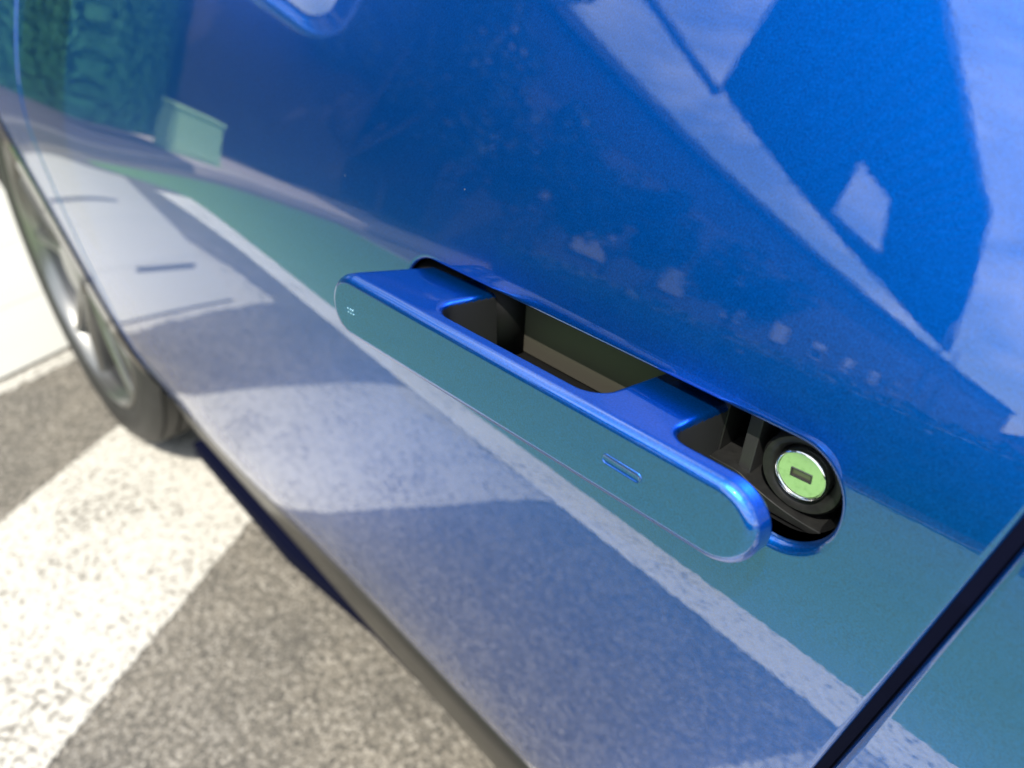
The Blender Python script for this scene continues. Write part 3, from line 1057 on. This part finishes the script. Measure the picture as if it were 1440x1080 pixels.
# lower body ------------------------------------------------------
def sill(x0, x1):
    prof = [(-0.30, 0.13), (-0.150, 0.135), (-0.120, 0.145), (-0.114, 0.165), (-0.104, 0.19), (-0.0945, 0.22), (-0.0865, 0.25), (-0.080, 0.28), (-0.0745, 0.308), (-0.083, 0.322), (-0.12, 0.335)]
    # resample smoothly
    pp = np.array(prof)
    t = np.arange(len(pp)); tf = np.linspace(0, len(pp) - 1, 60)
    py = np.convolve(np.pad(np.interp(tf, t, pp[:, 0]), 4, 'edge'), np.ones(9) / 9, 'valid')
    pz = np.convolve(np.pad(np.interp(tf, t, pp[:, 1]), 4, 'edge'), np.ones(9) / 9, 'valid')
    xs = np.linspace(x0, x1, 30)
    V, F, NR = [], [], []
    for x in xs:
        o = float(plan(x))
        for k in range(60):
            V.append((x, py[k] + o, pz[k]))
            k0, k1 = max(k - 1, 0), min(k + 1, 59)
            n = Vector((0, pz[k1] - pz[k0], -(py[k1] - py[k0]))).normalized()
            NR.append(tuple(n))
    for i in range(len(xs) - 1):
        for k in range(59):
            a = i * 60 + k
            F.append((a, a + 1, a + 61, a + 60))
    return pydata('sill_cladding', V, F, M['sill'], car, normals=NR)
sill(-0.98, 1.12)
prism('sill_shadow_strip', [(-0.98, -0.30), (1.16, -0.30), (1.16, -0.120), (0.82, -0.112), (0.62, -0.130), (0.3, -0.136), (-0.98, -0.136)], 0.126, 0.150, 'z', M['seam'], car)  # black strip added to draw the car's shadow below the sill

# hidden bulk of the body
def loft(name, secs, m, parent):
    V, F = [], []
    k = len(secs[0])
    for s in secs: V += s
    for i in range(len(secs) - 1):
        for j in range(k):
            F.append((i * k + j, i * k + (j + 1) % k, (i + 1) * k + (j + 1) % k, (i + 1) * k + j))
    F.append(tuple(range(k))[::-1]); F.append(tuple(range((len(secs) - 1) * k, len(secs) * k)))
    return pydata(name, V, F, m, parent)
W0, W1 = -1.74, -0.13
secs = []
for x, zt_, ins in ((-2.42, 0.86, 0.20), (-2.30, 1.0, 0.10), (-1.9, 1.03, 0.05), (-0.9, 0.975, 0.03), (0.5, 0.975, 0.03), (1.15, 0.97, 0.03), (1.5, 0.93, 0.06), (2.2, 0.80, 0.12), (2.42, 0.60, 0.30)):
    z0 = 0.2
    y1 = W1 + float(plan(min(max(x, -2.2), 2.2))) - ins * 0.4
    y0 = -1.87 - y1
    secs.append([(x, y0, z0), (x, y1, z0), (x, y1 + 0.03, zt_ - 0.05), (x, y1 - 0.02, zt_), (x, y0 + 0.02, zt_), (x, y0 - 0.03, zt_ - 0.05)])
def body_bulk():
    return loft('body_shell', secs, M['paint'], car)
# wheel wells are left open: the shell is cut at the arches
shell = body_bulk()
for wx in (WX, RWX):
    for y0, y1 in ((-0.42, 0.1), (-1.97, -1.45)):
        bm = bmesh.new(); add_cyl(bm, (wx, y0, WZ), (wx, y1, WZ), ARCH, n=48)
        cutter = bmobj('cutter', bm, M['black'])
        md = shell.modifiers.new('arch', 'BOOLEAN'); md.object = cutter; md.operation = 'DIFFERENCE'; md.solver = 'EXACT'
dg = bpy.context.evaluated_depsgraph_get()
me = bpy.data.meshes.new_from_object(shell.evaluated_get(dg))
shell.modifiers.clear()
shell.data = me
me.materials.clear(); me.materials.append(M['seam'])
for o in [o for o in bpy.data.objects if o.name.startswith('cutter')]:
    bpy.data.objects.remove(o, do_unlink=True)

# bonnet, roof and glass
def skinned(name, rows, m):
    V, F = [], []
    k = len(rows[0])
    for r in rows: V += r
    for i in range(len(rows) - 1):
        for j in range(k - 1):
            F.append((i * k + j, i * k + j + 1, (i + 1) * k + j + 1, (i + 1) * k + j))
    o = pydata(name, V, F, m, car, smooth=True)
    return o
ymid = -0.935
def arc_row(x, half, z, crown, n=14):
    return [(x, ymid + half * math.cos(math.pi * i / (n - 1)), z + crown * (1 - math.cos(math.pi * i / (n - 1)) ** 2)) for i in range(n)]
skinned('bonnet', [arc_row(1.16, 0.84, 0.975, 0.06), arc_row(1.5, 0.83, 0.94, 0.06), arc_row(2.0, 0.79, 0.86, 0.06), arc_row(2.35, 0.68, 0.74, 0.05), arc_row(2.43, 0.6, 0.62, 0.03)], M['paint'])
skinned('roof', [arc_row(0.35, 0.55, 1.415, 0.04), arc_row(0.0, 0.57, 1.44, 0.05), arc_row(-0.8, 0.57, 1.44, 0.05), arc_row(-1.5, 0.54, 1.37, 0.05), arc_row(-2.0, 0.5, 1.22, 0.03)], M['gloss'])
skinned('windscreen', [arc_row(1.16, 0.80, 0.985, 0.04), arc_row(0.75, 0.70, 1.21, 0.05), arc_row(0.35, 0.55, 1.415, 0.04)], M['glass'])
skinned('rear_window', [arc_row(-2.0, 0.5, 1.22, 0.03), arc_row(-2.3, 0.66, 1.02, 0.03)], M['glass'])
for s, nm in ((1, 'side_window'), (-1, 'side_window')):
    for xa, xb in ((0.02, 0.95), (-0.9, 0.0), (-1.75, -0.95)):
        zb = 0.985
        def top(x): return 1.43 if -0.9 < x < 0.3 else (1.43 - (x - 0.3) * 0.68 if x >= 0.3 else 1.43 - (-0.9 - x) * 0.25)
        V, F = [], []
        K = 10
        for i in range(K + 1):
            x = xa + 0.02 + (xb - xa - 0.04) * i / K
            t_ = top(x) - 0.03
            V.append((x, ymid + s * 0.862, zb)); V.append((x, ymid + s * (0.862 - 0.6 * (t_ - zb)), t_))
        for i in range(K): F.append((2 * i, 2 * i + 2, 2 * i + 3, 2 * i + 1))
        pydata(nm, V, F, M['glass'], car, smooth=True)
pydata('far_side_body', [(x, -1.87 + 0.0, z) for x in (-2.25, 2.25) for z in (0.25, 0.95)], [(0, 1, 3, 2)], M['paint'], car)

# wheels ----------------------------------------------------------
def make_wheel(loc, side=1):
    w = empty('wheel', loc)
    w.parent = car
    rr = 0.345
    prof = [(0.262, -0.20), (0.30, -0.215), (0.325, -0.205), (0.341, -0.18)]
    for k in range(5):
        y = -0.16 + 0.028 * k
        prof += [(rr, y), (rr, y + 0.020), (rr - 0.007, y + 0.021), (rr - 0.007, y + 0.027)]
    prof += [(0.341, -0.022), (0.332, -0.010), (0.318, -0.002), (0.300, 0.0), (0.283, -0.003), (0.270, -0.009), (0.266, -0.013)]
    lathe('tyre', prof, M['rubber'], w, 'y', n=96)
    lathe('rim', [(0.268, -0.014), (0.267, -0.008), (0.262, -0.006), (0.257, -0.010), (0.252, -0.022), (0.248, -0.03)], M['alloy'], w, 'y', n=96)
    lathe('barrel', [(0.248, -0.03), (0.240, -0.05), (0.236, -0.19), (0.05, -0.19)], M['darkmetal'], w, 'y', n=96)
    lathe('brake_disc', [(0.165, -0.11), (0.165, -0.10), (0.06, -0.10)], M['darkmetal'], w, 'y')
    lathe('hub', [(0.05, -0.06), (0.05, -0.020), (0.042, -0.012), (0.0, -0.010)], M['alloy'], w, 'y')
    for k in range(5):
        for s in (-1, 1):
            bm = bmesh.new()
            a0 = R(72 * k + 10) + s * R(6); a1 = R(72 * k + 10) + s * R(13)
            def q(r, a, w_, y): return (r * math.cos(a) - w_ * math.sin(a), y, r * math.sin(a) + w_ * math.cos(a))
            vs = []
            for r, a, w_, y, th in ((0.035, a0, 0.014, -0.022, 0.035), (0.14, (a0 + a1) / 2, 0.010, -0.016, 0.03), (0.254, a1, 0.013, -0.016, 0.03)):
                vs.append([bm.verts.new(q(r, a, -w_, y - 0.006)), bm.verts.new(q(r, a, 0, y)), bm.verts.new(q(r, a, w_, y - 0.006)), bm.verts.new(q(r, a, w_, y - th)), bm.verts.new(q(r, a, -w_, y - th))])
            for A, B in zip(vs[:-1], vs[1:]):
                for i in range(5):
                    bm.faces.new((A[i], A[(i + 1) % 5], B[(i + 1) % 5], B[i]))
            bm.faces.new(vs[0]); bm.faces.new(vs[-1][::-1])
            bmobj('spoke', bm, M['alloy'], w, bev=0.002)
    sc_ = 0.36 / 0.345
    for ch in w.children:
        for v in (ch.data.vertices if ch.data.users == 1 else []):
            v.co = Vector((v.co.x * sc_, v.co.y, v.co.z * sc_))
    if side < 0:
        w.rotation_euler = (0, 0, math.pi)
    return w
make_wheel((WX, WY, WZ))
make_wheel((RWX, WY, WZ))
make_wheel((WX, -1.87 - WY, WZ), -1)
make_wheel((RWX, -1.87 - WY, WZ), -1)
# arch liners
for wx in (WX, RWX):
    bm = bmesh.new()
    n_ = 40
    for y0, y1 in ((float(skin(wx, 0.7)) - 0.02, -0.45),):
        A = [bm.verts.new((wx + (ARCH - 0.002) * math.cos(math.pi * 1.16 * i / n_ - 0.25), y0 - 0.0 if True else 0, WZ + (ARCH - 0.002) * math.sin(math.pi * 1.16 * i / n_ - 0.25))) for i in range(n_ + 1)]
        for v in A:
            v.co.y = float(skin(v.co.x, max(v.co.z, 0.22))) - 0.002
        B = [bm.verts.new((v.co.x, y1, v.co.z)) for v in A]
        for i in range(n_):
            bm.faces.new((A[i], A[i + 1], B[i + 1], B[i]))
        # lip trim
        D = [bm.verts.new((wx + (ARCH + 0.018) * (v.co.x - wx) / (ARCH - 0.002), v.co.y + 0.006, WZ + (ARCH + 0.018) * (v.co.z - WZ) / (ARCH - 0.002))) for v in A]
        Ee = [bm.verts.new((v.co.x, v.co.y + 0.010, v.co.z)) for v in A]
        for i in range(n_):
            bm.faces.new((A[i], A[i + 1], Ee[i + 1], Ee[i]))
            bm.faces.new((Ee[i], Ee[i + 1], D[i + 1], D[i]))
    bmobj('wheel_arch_trim', bm, M['gloss'], car, smooth=True)

# door mirror

mr = empty('door_mirror', (0.86, 0.080, 1.006)); mr.parent = car
def rrect(w, h, r, n=8):
    pts = []
    for cx, cy, a0 in ((w - r, h - r, 0), (-w + r, h - r, 90), (-w + r, -h + r, 180), (w - r, -h + r, 270)):
        for i in range(n + 1):
            a = R(a0 + 90 * i / n)
            pts.append((cx + r * math.cos(a), cy + r * math.sin(a)))
    return pts
V, F = [], []
k = 36
rows = [(-0.020, 0.93), (-0.026, 0.985), (-0.016, 1.02), (0.03, 1.0), (0.08, 0.86), (0.11, 0.60), (0.12, 0.25)]
for dx, sc in rows:
    for (a, b) in rrect(0.115 * sc, 0.075 * sc, 0.045 * sc): V.append((dx, a + 0.03, b + 0.045))
for i in range(len(rows) - 1):
    for j in range(k):
        F.append((i * k + j, i * k + (j + 1) % k, (i + 1) * k + (j + 1) % k, (i + 1) * k + j))
F.append(tuple(range((len(rows) - 1) * k, len(rows) * k)))
# inner lip back to the glass
b0 = len(V)
for (a, b) in rrect(0.115 * 0.80, 0.075 * 0.74, 0.032): V.append((-0.008, a + 0.03, b + 0.045))
for j in range(k): F.append((j, b0 + j, b0 + (j + 1) % k, (j + 1) % k))
pydata('housing', V, F, M['paint'], mr, smooth=True)
prism('mirror_glass', [(a + 0.03, b + 0.045) for a, b in rrect(0.115 * 0.80, 0.075 * 0.74, 0.032)], -0.012, -0.006, 'x', M['mirror'], mr)
box('arm', (0.01, 0.07, -0.27, -0.06, -0.01, 0.03), M['paint'], mr, bev=0.01)
